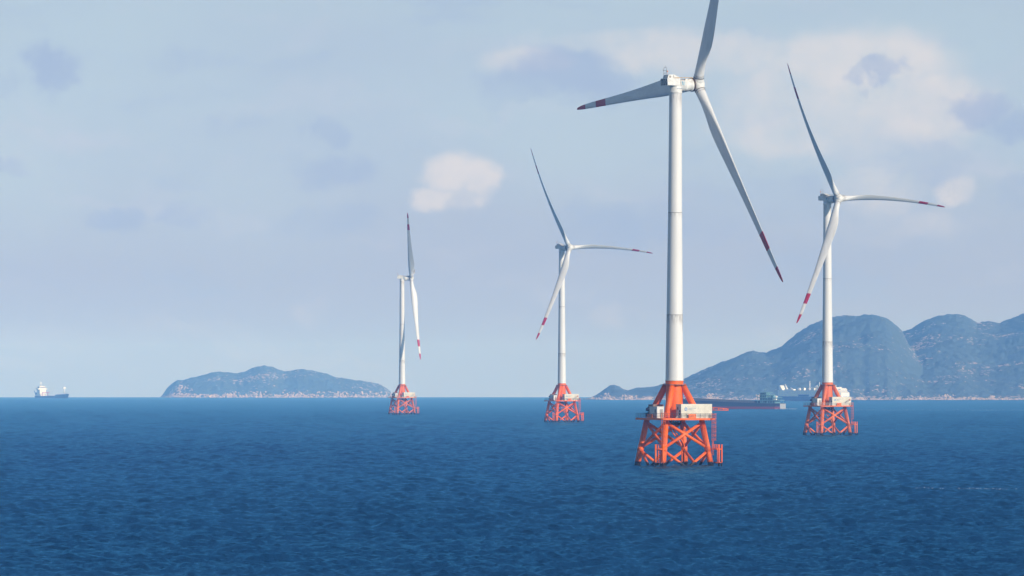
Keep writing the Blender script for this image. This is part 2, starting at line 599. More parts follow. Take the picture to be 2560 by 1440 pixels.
# ------------------------------------------------------------------ hills and island
def hill_material(name, rock_amt):
    m, t, b = new_mat(name)
    g = t.node('ShaderNodeNewGeometry')
    P = g.outputs['Position']
    f = t.noise(P, .045, 5, .6)[0]
    hazy_veg = t.mix(t.ramp(f, .3, .7), (.074, .118, .150), (.094, .140, .162))  # scrub tone with distance haze painted in as extra blue and paleness
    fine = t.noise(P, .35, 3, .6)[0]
    hazy_veg = t.mix(t.ramp(fine, .45, .7, 0, .5), hazy_veg, (.062, .100, .128))
    region = t.noise(P, .0075, 3, .55)[0]
    spots = t.noise(t.mapping(P, (1, .6, 1.0)), .13, 4, .66, .3)[0]
    v = t.math('ADD', spots, t.math('MULTIPLY', t.math('SUBTRACT', region, .5), .75))
    rk = t.ramp(v, .665 - rock_amt, .70 - rock_amt)
    at_ = t.node('ShaderNodeAttribute'); at_.attribute_name = 'shore'
    low = t.ramp(at_.outputs['Fac'], 0.0, .55, .24, 0.0)
    rk = t.math('MAXIMUM', rk, t.ramp(t.math('ADD', spots, low), .70, .76))
    rock = t.mix(t.ramp(fine, .3, .7), (.60, .48, .42), (.46, .37, .34))
    t.put(b.inputs['Base Color'], t.mix(rk, hazy_veg, rock))
    b.inputs['Roughness'].default_value = .95
    b.inputs['Specular IOR Level'].default_value = .1
    return m


def prof(pts, x):
    p = np.array(pts, float)
    return np.interp(x, p[:, 0], p[:, 1])


def terrain(name, pxs, rows, height_fn, mat):
    """grid over bearing (photo columns) and distance; height_fn -> absolute z and a 0..1 height above the shore"""
    PX, D = np.meshgrid(pxs, rows, indexing='xy')
    Xw = (PX - 1280) / F * D
    Z, sh = height_fn(PX, D, Xw)
    nr, nc = PX.shape
    co = np.stack([Xw.ravel(), D.ravel(), Z.ravel()], -1)
    idx = np.arange(nr * nc).reshape(nr, nc)
    q = np.stack([idx[:-1, :-1], idx[:-1, 1:], idx[1:, 1:], idx[1:, :-1]], -1).reshape(-1, 4)
    me = bpy.data.meshes.new(name)
    me.from_pydata(co.tolist(), [], q.tolist())
    me.polygons.foreach_set('use_smooth', np.ones(len(q), bool))
    at_ = me.attributes.new('shore', 'FLOAT', 'POINT')
    at_.data.foreach_set('value', sh.ravel().astype(np.float32))
    me.materials.append(mat)
    me.update()
    o = bpy.data.objects.new(name, me)
    COL.objects.link(o)
    o['kind'] = 'structure'
    return o, Xw, D, Z


RIDGE_A = [(1462, 997), (1480, 993), (1497, 984), (1512, 972), (1525, 965), (1537, 963.5), (1548, 967), (1560, 974), (1570, 977), (1582, 973),
           (1600, 969), (1625, 969), (1650, 964), (1665, 957), (1710, 947), (1725, 940), (1760, 925), (1800, 907), (1840, 893),
           (1868, 880), (1880, 878), (1900, 881), (1915, 883), (1930, 877), (1955, 866), (1985, 841), (2010, 821), (2040, 805),
           (2060, 799), (2080, 793), (2115, 790), (2140, 791), (2160, 788), (2180, 786), (2200, 790), (2215, 796), (2230, 806),
           (2245, 818), (2255, 829), (2264, 846), (2272, 862), (2290, 882), (2315, 908), (2345, 936), (2400, 972), (2470, 1000), (2700, 1010)]
RIDGE_B = [(1400, 1010), (2150, 990), (2200, 900), (2230, 846), (2258, 829), (2280, 822), (2310, 802), (2340, 791), (2370, 786), (2390, 785),
           (2410, 789), (2430, 798), (2442, 806), (2460, 806), (2475, 804), (2500, 807), (2520, 800), (2540, 791), (2560, 784),
           (2620, 768), (2680, 772), (2760, 800), (2860, 880), (2960, 1000)]


def prof_s(pts, x):
    k = np.arange(-60, 61, 6.0); w = np.exp(-(k / 28.0) ** 2); w /= w.sum()
    return sum(wi * prof(pts, x + ki) for wi, ki in zip(w, k))


def slope_shape(s):
    return np.clip(s, 0, 1) * (1.55 - .55 * np.clip(s, 0, 1))


def hills_fn(PX, D, X):
    out = np.full(PX.shape, -400.0)
    wob = 26 * (fbm(PX / 60.0, PX * 0 + 3.0, 3, 11) - .5)
    shore = 9150 + 3.2 * wob + 500 * np.clip((1560 - PX) / 90, 0, 1) * .6
    for ridge, D1, seed, d0 in ((RIDGE_A, 10100.0, 21, 0.0), (RIDGE_B, 10900.0, 31, 60.0)):
        base = seaz(X, D) - 2.0
        s = (D - (shore + d0)) / (D1 - shore - d0)
        bl = np.clip((s - .55) / .4, 0, 1) ** 1.5
        top = HC + (959.6 - (prof(ridge, PX) * bl + prof_s(ridge, PX) * (1 - bl))) / F * D1
        n = (fbm(X / 130.0, D / 160.0, 5, seed) - .5)
        fs = slope_shape(s + .10 * n * np.clip(s * 4, 0, 1) * np.clip((1 - s) * 6, 0, 1))
        back = np.clip((D - D1) / 900.0, 0, 1)
        hh = np.maximum(top - base, -3)
        z = base + hh * fs * (1 - back ** 1.5) + n * 30 * np.clip(hh / 80, 0, 1) * np.clip(s, 0, 1) * np.clip((1.02 - s) * 3, 0, 1)
        z += (fbm(X / 11.0, D / 20.0, 4, seed + 5) - .5) * 6.0 * np.clip(hh / 25, 0, 1) * (s > 0)
        z = np.where(s < 0, base - 6, z)
        out = np.maximum(out, z)
    sh = np.clip((out - seaz(X, D)) / 28.0, 0, 1)
    return out, sh


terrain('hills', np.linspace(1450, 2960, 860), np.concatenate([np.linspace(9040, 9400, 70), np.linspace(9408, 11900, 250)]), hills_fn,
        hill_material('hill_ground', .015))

RIDGE_I = [(390, 1000), (403, 991), (411, 981), (417, 972), (423, 965), (433, 957), (444, 950), (452, 951), (462, 949), (475, 945), (490, 942), (505, 938),
           (520, 935), (530, 932), (545, 930), (558, 930), (575, 932), (592, 934), (610, 929), (630, 921), (648, 916), (663, 914), (680, 917),
           (695, 923), (710, 928), (725, 928), (745, 924), (760, 923), (778, 926), (800, 932), (820, 936), (840, 943), (870, 948), (900, 952),
           (930, 957), (950, 962), (962, 968), (972, 976), (980, 984), (988, 993), (1000, 1000)]


def island_fn(PX, D, X):
    D1 = 14000.0
    wob = fbm(PX / 45.0, PX * 0 + 7.0, 3, 17) - .5
    edge = np.clip(np.minimum(PX - 396, 992 - PX) / 90.0, 0, 1)
    shore = 13960 - 420 * np.sqrt(edge) + 60 * wob
    top = HC + (959.6 - prof(RIDGE_I, PX)) / F * D1
    base = seaz(X, D) - 1.5
    s = (D - shore) / np.maximum(D1 - shore, 25.0)
    n = fbm(X / 90.0, D / 100.0, 5, 41) - .5
    fs = slope_shape(s + .12 * n * np.clip(s * 4, 0, 1) * np.clip((1 - s) * 6, 0, 1))
    back = np.clip((D - D1) / 520.0, 0, 1)
    hh = np.maximum(top - base, -4)
    z = base + hh * fs * (1 - back ** 1.4) + (fbm(X / 12.0, D / 16.0, 4, 45) - .5) * 6.5 * np.clip(hh / 20, 0, 1) * (s > 0) * (back < 1)
    z = np.where(s < 0, base - 8, z)
    return z, np.clip((z - seaz(X, D)) / 26.0, 0, 1)


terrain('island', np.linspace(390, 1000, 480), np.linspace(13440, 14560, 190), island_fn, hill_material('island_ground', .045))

M_BOULDER = simple('granite_boulder', (.72, .55, .46), .9, var=.2, scale=.15, spec=.1)


def boulders(name, spots):
    """heap of shore boulders nobody could count: one mesh of many lumpy stones"""
    rnd = random.Random(5)
    import bmesh
    bm = bmesh.new()
    bmesh.ops.create_icosphere(bm, subdivisions=1, radius=1.0)
    V0 = [v.co.copy() for v in bm.verts]; F0 = [[v.index for v in f.verts] for f in bm.faces]
    bm.free()
    mb = MB()
    for x, y, z, s in spots:
        q = Matrix.Rotation(rnd.uniform(0, 6.28), 3, Vector((rnd.uniform(-1, 1), rnd.uniform(-1, 1), rnd.uniform(-1, 1))).normalized())
        sc = Vector((rnd.uniform(.6, 1.2), rnd.uniform(.6, 1.2), rnd.uniform(.6, 1.15)))
        vs = []
        for v in V0:
            w = q @ (v * rnd.uniform(.72, 1.15))
            vs.append((x + w.x * s * sc.x, y + w.y * s * sc.y, z + w.z * s * sc.z))
        mb.add(vs, F0)
    o = mb.build(name, M_BOULDER)
    o['kind'] = 'stuff'
    return o


rnd = random.Random(3)
sp = []
heaps = [(1500, 1540, 11), (1545, 1600, 8), (1600, 1640, 4), (1752, 1800, 5), (1768, 1786, 10), (1890, 1910, 9), (2120, 2160, 3), (2270, 2325, 6), (2345, 2395, 9), (2395, 2480, 4), (2476, 2488, 7)]
for k in range(1150):
    if rnd.random() < .55:
        px = rnd.uniform(1476, 2600); hmax = 2.2 if px > 1740 else 3.5
    else:
        h_ = rnd.choice(heaps); px = rnd.triangular(h_[0], h_[1]); hmax = h_[2]
    D = 9130 + rnd.uniform(-10, 55)
    if px < 1560:
        D += 500 * min(1, (1560 - px) / 90) * .6
    x = (px - 1280) / F * D
    hz = hmax * rnd.random() ** 1.4
    s = rnd.uniform(.6, 1.6) * (1.25 if hmax > 7 else 1)
    sp.append((x, D + hz * 3.0, seaz(x, D) + hz, s))
o = boulders('shore_boulders', sp)
o['label'] = 'band of pale granite boulders along the foot of the right hills'; o['category'] = 'boulders'
sp = []
for k in range(900):
    t_ = rnd.random()
    if t_ < .22:
        px = rnd.triangular(402, 480, 420); hmax = 30
    elif t_ < .62:
        px = rnd.uniform(404, 790); hmax = 8
    elif t_ < .86:
        px = rnd.uniform(790, 985); hmax = 14
    else:
        px = rnd.choice([585, 640, 715, 745, 850]) + rnd.gauss(0, 9); hmax = 14
    e_ = max(0.02, min(1, min(px - 396, 992 - px) / 90))
    D = 13960 - 420 * math.sqrt(e_)
    x = (px - 1280) / F * D
    top = HC + (959.6 - float(prof(RIDGE_I, px))) / F * 14000 - seaz(x, D)
    hz = min(hmax, top * .8) * rnd.random() ** 1.3
    f_ = hz / max(top, 4)
    sp.append((x, D + (14000 - D) * f_ * .66, seaz(x, D) + hz, rnd.uniform(1.0, 3.0)))
o = boulders('island_boulders', sp)
o['label'] = 'pale boulders scattered over the shore of the left islet'; o['category'] = 'boulders'


# ------------------------------------------------------------------ wind turbine
DECK_A = R(26.57)
E1 = Vector((math.cos(DECK_A), math.sin(DECK_A), 0)); E2 = Vector((-math.sin(DECK_A), math.cos(DECK_A), 0))
DECK_Z = 11.85
DU0, DU1, DV0, DV1 = -7.8, 6.7, -8.6, 5.6
MD = Matrix.Rotation(DECK_A, 4, 'Z')
HUB_X, HUB_Z, TILT = 6.3, 94.0, R(5)
BLADE_R = 59.2


def uv(u, v, z):
    return E1 * u + E2 * v + Vector((0, 0, z))


def rail_run(mb, a, b, z0, h=1.12, step=1.25, r=.036):
    a = Vector(a); b = Vector(b)
    n = max(1, round((b - a).length / step))
    for i in range(n + 1):
        p = a.lerp(b, i / n)
        mb.tube(p + Vector((0, 0, z0)), p + Vector((0, 0, z0 + h)), r * 1.15, n=5)
    for q in (1.0, .66, .33):
        mb.tube(a + Vector((0, 0, z0 + h * q)), b + Vector((0, 0, z0 + h * q)), r, n=5)


def ladder(mb, c, w, z0, z1, cage=True, out=Vector((0, -1, 0)), r=.055):
    side = Vector((0, 0, 1)).cross(out).normalized()
    c = Vector(c)
    for s in (-1, 1):
        mb.tube(c + side * s * w / 2 + Vector((0, 0, z0)), c + side * s * w / 2 + Vector((0, 0, z1)), r, n=6)
    z = z0 + .2
    while z < z1:
        mb.tube(c - side * w / 2 + Vector((0, 0, z)), c + side * w / 2 + Vector((0, 0, z)), r * .6, n=5)
        z += .45
    if cage:
        hoops = []
        z = z0 + .3
        while z < z1:
            pts = [c + side * (w * .62) * math.cos(t) + out * (.78 * math.sin(t)) + Vector((0, 0, z)) for t in np.linspace(0, math.pi, 7)]
            mb.path(pts, r * .7, 5)
            z += 1.05
        for t in (math.pi * .2, math.pi * .5, math.pi * .8):
            o_ = side * (w * .62) * math.cos(t) + out * (.78 * math.sin(t))
            mb.tube(c + o_ + Vector((0, 0, z0 + .3)), c + o_ + Vector((0, 0, z1 - .1)), r * .6, n=5)


def build_blade():
    """span along local Z, trailing edge towards +X, suction side +Y"""
    mb = MB()
    st = [1.75, 2.4, 3.4, 4.6, 6.0, 7.6, 9.4, 11.4, 13.5, 16, 19, 22.5, 26.5, 31, 36, 41, 46, 50.5, 54, 56.6, 58.1, 58.9, 59.2]
    ch = [2.42, 2.42, 2.44, 2.55, 2.85, 3.30, 3.80, 4.18, 4.32, 4.22, 3.92, 3.52, 3.10, 2.70, 2.32, 2.02, 1.76, 1.54, 1.30, 1.02, .74, .45, .10]
    th = [2.42, 2.42, 2.38, 2.20, 1.98, 1.78, 1.58, 1.40, 1.24, 1.08, .92, .78, .64, .54, .45, .38, .32, .27, .22, .17, .12, .08, .02]
    N = 28
    vs = []; fs = []
    for i, z in enumerate(st):
        f = z / BLADE_R
        k = min(1, max(0, (z - 3.0) / 9.0)); k = k * k * (3 - 2 * k)
        tw = R(9.0) * max(0, 1 - f) ** 1.6 * (.3 + .7 * k)
        c_, t_ = ch[i], th[i]
        pre = f * f
        for j in range(N):
            q = 2 * math.pi * j / N
            cx, cy = -math.cos(q) * .5 * c_, math.sin(q) * .5 * t_        # round root
            xx = (1 - math.cos(q)) / 2                                  # 0 nose .. 1 tail
            yt = 2.6 * (.2969 * math.sqrt(max(xx, 0)) - .126 * xx - .3516 * xx ** 2 + .2843 * xx ** 3 - .1036 * xx ** 4) / .26 * .5
            ax = (xx - .30) * c_
            ay = math.copysign(yt * t_ * .98, math.sin(q)) if abs(math.sin(q)) > 1e-6 else 0.0
            ay += .06 * c_ * (1 - (2 * xx - 1) ** 2) * .5
            x = cx * (1 - k) + ax * k; y = cy * (1 - k) + ay * k
            xr = x * math.cos(tw) - y * math.sin(tw); yr = x * math.sin(tw) + y * math.cos(tw)
            vs.append((xr, yr, z))
    for i in range(len(st) - 1):
        for j in range(N):
            j2 = (j + 1) % N
            fs.append((i * N + j, (i + 1) * N + j, (i + 1) * N + j2, i * N + j2))
    fs.append(tuple(range(N))); fs.append(tuple(range(len(vs) - 1, len(vs) - 1 - N, -1)))
    mb.add(vs, fs, 0, True)
    return mb


BLADE_MB = build_blade()


def blade_mesh(bend):
    mb = MB()
    mb.v = [Vector((v.x, v.y + bend * (v.z / BLADE_R) ** 2, v.z)) for v in BLADE_MB.v]
    mb.f, mb.m, mb.sm = BLADE_MB.f, BLADE_MB.m, BLADE_MB.sm
    return mb


def blade_matrix(phi, beta):
    """pose of one blade in the nacelle frame (X = rotor axis)"""
    a = Vector((math.cos(TILT), 0, math.sin(TILT))); u = Vector((0, 1, 0)); w = a.cross(u)
    d = u * math.cos(phi) + w * math.sin(phi); t = w * math.cos(phi) - u * math.sin(phi)
    te = t * math.cos(beta) + a * math.sin(beta); nn = a * math.cos(beta) - t * math.sin(beta)
    M = Matrix(((te.x, nn.x, d.x, HUB_X), (te.y, nn.y, d.y, 0), (te.z, nn.z, d.z, HUB_Z), (0, 0, 0, 1)))
    return M


def build_turbine():
    root = empty('wind_turbine')
    dirs = [Vector((.949, -.316, 0)), Vector((.316, .949, 0)), Vector((-.949, .316, 0)), Vector((-.316, -.949, 0))]

    def leg(i, z):
        return dirs[i] * (9.5 - .218 * z) + Vector((0, 0, z))
    for i in range(4):
        mb = MB().tube(leg(i, -2.5), leg(i, DECK_Z - .42), .74, .70, 20)
        mb.tube(leg(i, 3.6), leg(i, 5.0), .79, .79, 20)
        mb.build('jacket_leg', M_ORANGE, root)
    for i in range(4):
        j = (i + 1) % 4
        for (p, q) in ((leg(i, 10.8), leg(j, 4.55)), (leg(j, 10.8), leg(i, 4.55))):
            MB().tube(p, q, .37, n=14).build('cross_brace', M_ORANGE, root)
        for (p, q) in ((leg(i, 3.9), leg(j, -5.6)), (leg(j, 3.9), leg(i, -5.6))):
            MB().tube(p, p.lerp(q, .60), .36, n=14).build('cross_brace', M_ORANGE, root)
    # deck with edge beam and joists
    mb = MB()
    mb.box((DU0, DV0, DECK_Z - .14), (DU1, DV1, DECK_Z), 0, MD)
    for a_, b_ in (((DU0 + .02, DV0 + .02), (DU1 - .02, DV0 + .2)), ((DU0 + .02, DV1 - .2), (DU1 - .02, DV1 - .02)),
                   ((DU0 + .02, DV0 + .2), (DU0 + .2, DV1 - .2)), ((DU1 - .2, DV0 + .2), (DU1 - .02, DV1 - .2))):
        mb.box((a_[0], a_[1], DECK_Z - .46), (b_[0], b_[1], DECK_Z - .14), 0, MD)
    for k in range(7):
        v = DV0 + 1.4 + k * 1.9
        mb.box((DU0 + .2, v - .08, DECK_Z - .40), (DU1 - .2, v + .08, DECK_Z - .14), 0, MD)
    for k in range(12):
        u = DU0 + .6 + k * 1.2
        mb.box((u - .04, DV0 - .04, DECK_Z - .44), (u + .04, DV0 + .02, DECK_Z - .02), 0, MD)
    deck = mb.build('deck', M_ORANGE, root)
    rl = MB()
    c4 = [uv(DU0 + .1, DV0 + .1, 0), uv(DU1 - .1, DV0 + .1, 0), uv(DU1 - .1, DV1 - .1, 0), uv(DU0 + .1, DV1 - .1, 0)]
    for k in range(4):
        rail_run(rl, c4[k], c4[(k + 1) % 4], DECK_Z)
    rl.build('railing', M_RAIL, deck)
    # transition piece
    mb = MB()
    mb.lathe([(2.1, DECK_Z), (2.1, 17.7)], 40).lathe([(2.1, 17.7), (2.125, 17.72), (2.125, 17.8), (2.1, 17.82)], 40)
    mb.lathe([(2.1, 17.82), (2.1, 20.0)], 40)
    mb.lathe([(2.1, 20.0), (2.2, 20.0)], 40).lathe([(2.2, 20.1), (2.22, 21.0)], 40).lathe([(2.22, 21.0), (1.5, 21.0)], 40)
    mb.build('transition_column', M_ORANGE, root)
    oc = [(3.45 * math.cos(R(22.5 + 45 * k)), 3.45 * math.sin(R(22.5 + 45 * k))) for k in range(8)]
    vs = [(x, y, 20.0) for x, y in oc] + [(x, y, 20.09) for x, y in oc]
    pl = MB().add(vs, [tuple(range(7, -1, -1)), tuple(range(8, 16))] + [(k, (k + 1) % 8, (k + 1) % 8 + 8, k + 8) for k in range(8)])
    pl.build('collar_plate', M_RUSTROOF, root)
    for i in range(4):
        MB().tube(dirs[i] * 6.55 + Vector((0, 0, DECK_Z - .05)), dirs[i] * 2.15 + Vector((0, 0, 19.95)), .80, .76, 20).build('column_strut', M_ORANGE, root)
    # ladders
    mb = MB(); ladder(mb, (-2.95, -11.45, 0), .95, 5.5, 13.2)
    mb.build('access_ladder', M_ORANGE, root)
    mb = MB(); ladder(mb, (9.55, -5.2, 0), .95, 6.3, 13.1)
    ladder(mb, (9.35, -4.9, 0), .30, 2.8, 6.6, cage=False)
    mb.build('access_ladder', M_ORANGE, root)
    # boat landings
    mb = MB()
    for x, y in ((-4.85, -11.9), (-3.05, -12.2)):
        mb.tube((x, y, -1.5), (x, y, 5.5), .22, n=12)
    for x in (-4.15, -3.55):
        mb.tube((x, -11.7, .6), (x, -11.7, 5.2), .10, n=8)
    for z in (.95, 4.3):
        mb.tube((-4.85, -11.9, z), (-3.05, -12.2, z), .17, n=10)
        mb.tube((-4.85, -11.9, z), leg(3, z), .17, n=10)
        mb.tube((-3.05, -12.2, z), leg(3, z), .17, n=10)
    for k in range(10):
        mb.tube((-4.15, -11.7, .8 + k * .42), (-3.55, -11.7, .8 + k * .42), .05, n=5)
    rail_run(mb, (-4.7, -11.2, 0), (-2.9, -11.6, 0), 4.4, 1.0, .6, .04)
    mb.build('boat_landing', M_ORANGE, root)
    mb = MB()
    for x, y in ((10.85, -4.3), (11.55, -3.6)):
        mb.tube((x, y, -1.5), (x, y, 5.45), .20, n=12)
    mb.tube((10.45, -4.6, .8), (10.45, -4.6, 4.6), .09, n=8)
    for z in (.95, 4.3):
        mb.tube(leg(0, z), (11.55, -3.6, z), .18, n=10)
        mb.tube((10.85, -4.3, z), (11.55, -3.6, z), .15, n=10)
    rail_run(mb, (9.2, -4.8, 0), (10.7, -4.5, 0), 4.4, 1.0, .5, .04)
    rail_run(mb, (9.2, -3.4, 0), (10.7, -3.2, 0), 4.4, 1.0, .5, .04)
    mb.build('boat_landing', M_ORANGE, root)
    # cable tubes curving down the middle of the jacket
    for dx_, dy_ in ((0, 0), (.72, .7)):
        pts = [(-1.15, -.5, 11.3), (-1.1, -.5, 10.2), (-.9, -.5, 9.2), (-.45, -.5, 8.3), (.5, -.5, 7.2), (1.2, -.5, 6.3), (1.65, -.5, 5.5), (1.82, -.5, 4.7), (1.9, -.5, 2.5), (1.95, -.5, -1.5)]
        MB().path([(p[0] + dx_ * (1 if p[2] < 10 else .6), p[1] + dy_, p[2]) for p in pts], .17, 10).build('cable_tube', M_ORANGE, root)
    mb = MB()
    for k in range(5):
        x = -1.2 + k * .62
        mb.tube((x, -1.0, 11.4), (x + .5, -.4, 10.3), .10, n=6)
        mb.tube((x + .5, -1.0, 11.4), (x, -.2, 10.3), .10, n=6)
    mb.box((-1.0, -1.2, 10.15), (1.5, .2, 10.35)).box((-.4, -1.0, 10.3), (1.0, .0, 10.9))
    mb.build('cable_tray', M_DARK, root)
    # deck crane
    cr = MB().tube((0, 0, 0), (0, 0, 2.85), .23, .23, 14).tube((0, 0, 2.85), (0, 0, 2.95), .27, .27, 14).build('deck_crane', M_ORANGE, root, uv(6.15, -6.3, DECK_Z))
    bm_ = MB()
    bm_.tube((.2, 0, 2.72), (4.75, 0, 2.28), .085, n=8).tube((.2, 0, 2.02), (4.75, 0, 1.98), .085, n=8)
    for x in (1.25, 2.45, 3.65):
        zt = 2.72 - (x - .2) / 4.55 * .44
        bm_.tube((x, 0, 2.0), (x, 0, zt), .085, n=8)
    bm_.box((4.65, -.14, 1.85), (4.85, .14, 2.42))
    bm_.build('crane_boom', M_ORANGE, cr)
    # name boards on the railing
    sg = MB().box((-.65, DV0 - .10, DECK_Z + .02), (1.40, DV0 - .02, DECK_Z + 1.02), 0, MD).build('name_board', M_SIGN, root)
    text_mesh('G017', .86, 'lettering', M_BLACKINK, sg, MD @ Matrix.Translation((.375, DV0 - .112, DECK_Z + .52)) @ Matrix.Rotation(R(90), 4, 'X'))
    sg = MB().box((DU0 - .10, -3.35, DECK_Z + .02), (DU0 - .02, -.7, DECK_Z + .98), 0, MD).build('name_board', M_SIGN, root)
    text_mesh('G017', .8, 'lettering', M_BLACKINK, sg, MD @ Matrix.Translation((DU0 - .112, -2.0, DECK_Z + .5)) @ Matrix.Rotation(R(-90), 4, 'Z') @ Matrix.Rotation(R(90), 4, 'X'))
    # tower
    mb = MB()
    pr = [(2.2, 21.12), (2.0, 37.15), (1.73, 62.25), (1.55, 91.6)]
    for i in range(3):
        (r0, z0), (r1, z1) = pr[i], pr[i + 1]
        n = 6
        mb.lathe([(r0 + (r1 - r0) * k / n, z0 + (z1 - z0) * k / n) for k in range(n + 1)], 48)
    mb.build('tower', M_TOWER, root)
    mb = MB()
    mb.lathe([(2.2, 21.0), (2.37, 21.0), (2.37, 21.16), (2.2, 21.2)], 48)
    mb.build('base_flange', M_WHITE, root)
    for z, r in ((37.2, 2.0), (62.3, 1.73)):
        MB().lathe([(r - .02, z - .09), (r + .02, z - .09), (r + .02, z + .05), (r - .02, z + .05)], 48).build('flange_joint', M_GREY, root)
    # nacelle (own frame: X = rotor axis)
    mb = MB()
    mb.lathe([(1.55, 91.55), (1.66, 91.6), (1.66, 92.0), (1.60, 92.05), (1.60, 93.6), (1.50, 94.3), (1.15, 94.85), (.4, 95.0), (0, 95.0)], 36)
    NA = Matrix.Translation((0, 0, 93.45)) @ Matrix.Rotation(R(90) - TILT, 4, 'Y')
    mb.lathe([(0, -1.2), (1.2, -1.1), (1.48, .2), (1.48, 2.2), (1.52, 2.25), (1.52, 2.5), (1.48, 2.55), (1.48, 3.9), (1.60, 4.1), (1.60, 4.5), (1.3, 4.55)], 36, 0, NA)
    sec = [(-3.25, 93.55), (.15, 93.35), (.35, 94.3), (.25, 95.15), (-3.1, 95.25), (-3.4, 94.9)]
    mb.prism([(x, z) for x, z in sec], -1.72, -1.55).prism([(x, z) for x, z in sec], 1.55, 1.72)
    mb.box((-3.15, -1.55, 95.0), (.2, 1.55, 95.2)).box((-3.2, -1.55, 93.42), (-.9, 1.55, 93.56)).box((-.6, -1.55, 93.56), (-.4, 1.55, 95.0))
    mb.prism([(-3.0, 95.2), (-2.7, 96.1), (-1.1, 96.15), (.4, 95.55), (.9, 95.2)], -1.15, 1.15)
    mb.box((2.2, -1.05, 94.75), (4.0, 1.05, 95.18))
    nac = mb.build('nacelle', M_WHITE, root)
    mb = MB().box((-3.0, -1.5, 93.6), (-.65, 1.5, 94.98))
    mb.build('cooler_core', M_DARK, nac)
    mb = MB()
    for k in range(4):
        y = -1.5 + k * 1.0
        mb.box((-3.32, y - .06, 93.5), (-3.2, y + .06, 95.1))
    for k in range(3):
        y = -1.5 + k
        mb.tube((-3.26, y, 93.6), (-3.26, y + 1, 95.0), .045, n=5).tube((-3.26, y + 1, 93.6), (-3.26, y, 95.0), .045, n=5)
    mb.box((-3.32, -1.55, 93.4), (-3.2, 1.55, 93.52)).box((-3.32, -1.55, 95.02), (-3.2, 1.55, 95.14))
    mb.build('cooler_frame', M_WHITE, nac)
    mb = MB()
    for y in (-.62, .62):
        mb.path([(-2.95, y, 95.2), (-3.05, y, 96.4), (-3.0, y * 1.15, 97.4), (-2.95, y * .8, 97.95)], .05, 6)
    for z, k in ((95.9, 1.0), (96.5, 1.02), (97.15, 1.25), (97.9, .82)):
        mb.tube((-3.0, -.62 * k, z), (-3.0, .62 * k, z), .045, n=6)
    mb.tube((-3.0, -.1, 97.9), (-3.0, -.1, 98.4), .03, n=5).tube((-3.0, .95, 97.1), (-3.0, .95, 97.3), .06, n=6)
    mast = mb.build('weather_mast', M_GREY, nac)
    MB().lathe([(0, 0), (.13, 0), (.15, .2), (.08, .32), (0, .34)], 12, 0, Matrix.Translation((-2.9, -.9, 96.75))).tube((-2.9, -.9, 96.2), (-2.9, -.9, 96.76), .03, n=5).build('warning_lamp', M_LAMP, mast)
    mb = MB().tube((-1.0, -1.3, 95.35), (4.2, -1.15, 95.55), .06, n=6)
    for k in range(6):
        mb.tube((-.9 + k, -1.3 + .03 * k, 94.9), (-.9 + k, -1.3 + .03 * k, 95.36 + .04 * k), .035, n=5)
    mb.build('handrail', M_YELLOW, nac)
    MB().box((-2.55, -1.19, 95.35), (-2.0, -1.13, 95.85)).build('roof_vent', M_GREY, nac)
    MB().box((-1.35, -1.19, 95.4), (-1.15, -1.13, 96.0)).build('roof_vent', M_GREY, nac)
    # emblem and lettering on both flanks
    for s in (-1, 1):
        mb = MB()
        Ms = Matrix.Translation((.95, s * 1.62, 94.05))
        if s > 0:
            Ms = Ms @ Matrix.Rotation(math.pi, 4, 'Z')
        mb.box((-.30, -.03, -.55), (.86, .02, .60), 1, Ms)
        mb.prism([(-.18, .42), (.06, .50), (.20, .1), (.24, -.46), (.02, -.40), (0, .05)], -.06, -.032, 0, Ms)
        for k in range(4):
            mb.box((.30, -.06, -.44 + k * .24), (.66, -.032, -.31 + k * .24), 0, Ms)
        mb.build('emblem', [M_TEAL, M_WHITE], nac)
        for k in range(6):
            ang = R(-90 + s * 0) + (k - 1.5) * .17 * (1 if s < 0 else -1)
            ang = ang if s < 0 else ang + math.pi
            Mk = Matrix.Rotation(ang + R(90), 4, 'Z') @ Matrix.Translation((0, -1.625, 92.72))
            MB().box((-.07, -.01, -.10), (.07, .02, .10), 0, Mk).build('lettering', M_INK, nac)
    MB().lathe([(1.62, 4.5), (1.72, 4.55), (1.72, 4.95), (1.5, 5.05), (1.2, 5.1)], 36, 0, NA).build('main_bearing_ring', M_BROWN, nac)
    # hub
    HM = Matrix.Translation((HUB_X, 0, HUB_Z)) @ Matrix.Rotation(R(90) - TILT, 4, 'Y')
    mb = MB()
    mb.lathe([(1.2, -1.25), (1.55, -1.1), (1.6, -.3), (1.6, .5), (1.45, 1.1), (1.05, 1.55), (.5, 1.75), (0, 1.8)], 36, 0, HM)
    hub = mb.build('hub', M_WHITE, root)
    mb = MB().ring(1.55, .035, 32, 0, HM @ Matrix.Translation((0, 0, 1.75)))
    for k in range(6):
        t = k * math.pi / 3
        mb.tube(HM @ Vector((1.3 * math.cos(t), 1.3 * math.sin(t), 1.1)), HM @ Vector((1.55 * math.cos(t), 1.55 * math.sin(t), 1.75)), .03, n=5)
    mb.build('hub_guard_rail', M_WHITE, hub)
    for k in range(3):
        t = k * math.pi * 2 / 3 + .5
        MB().lathe([(0, 0), (.22, 0), (.22, .1), (0, .1)], 12, 0, HM @ Matrix.Translation((.55 * math.cos(t), .55 * math.sin(t), 1.62))).build('hub_hatch', M_GREY, hub)
    return root


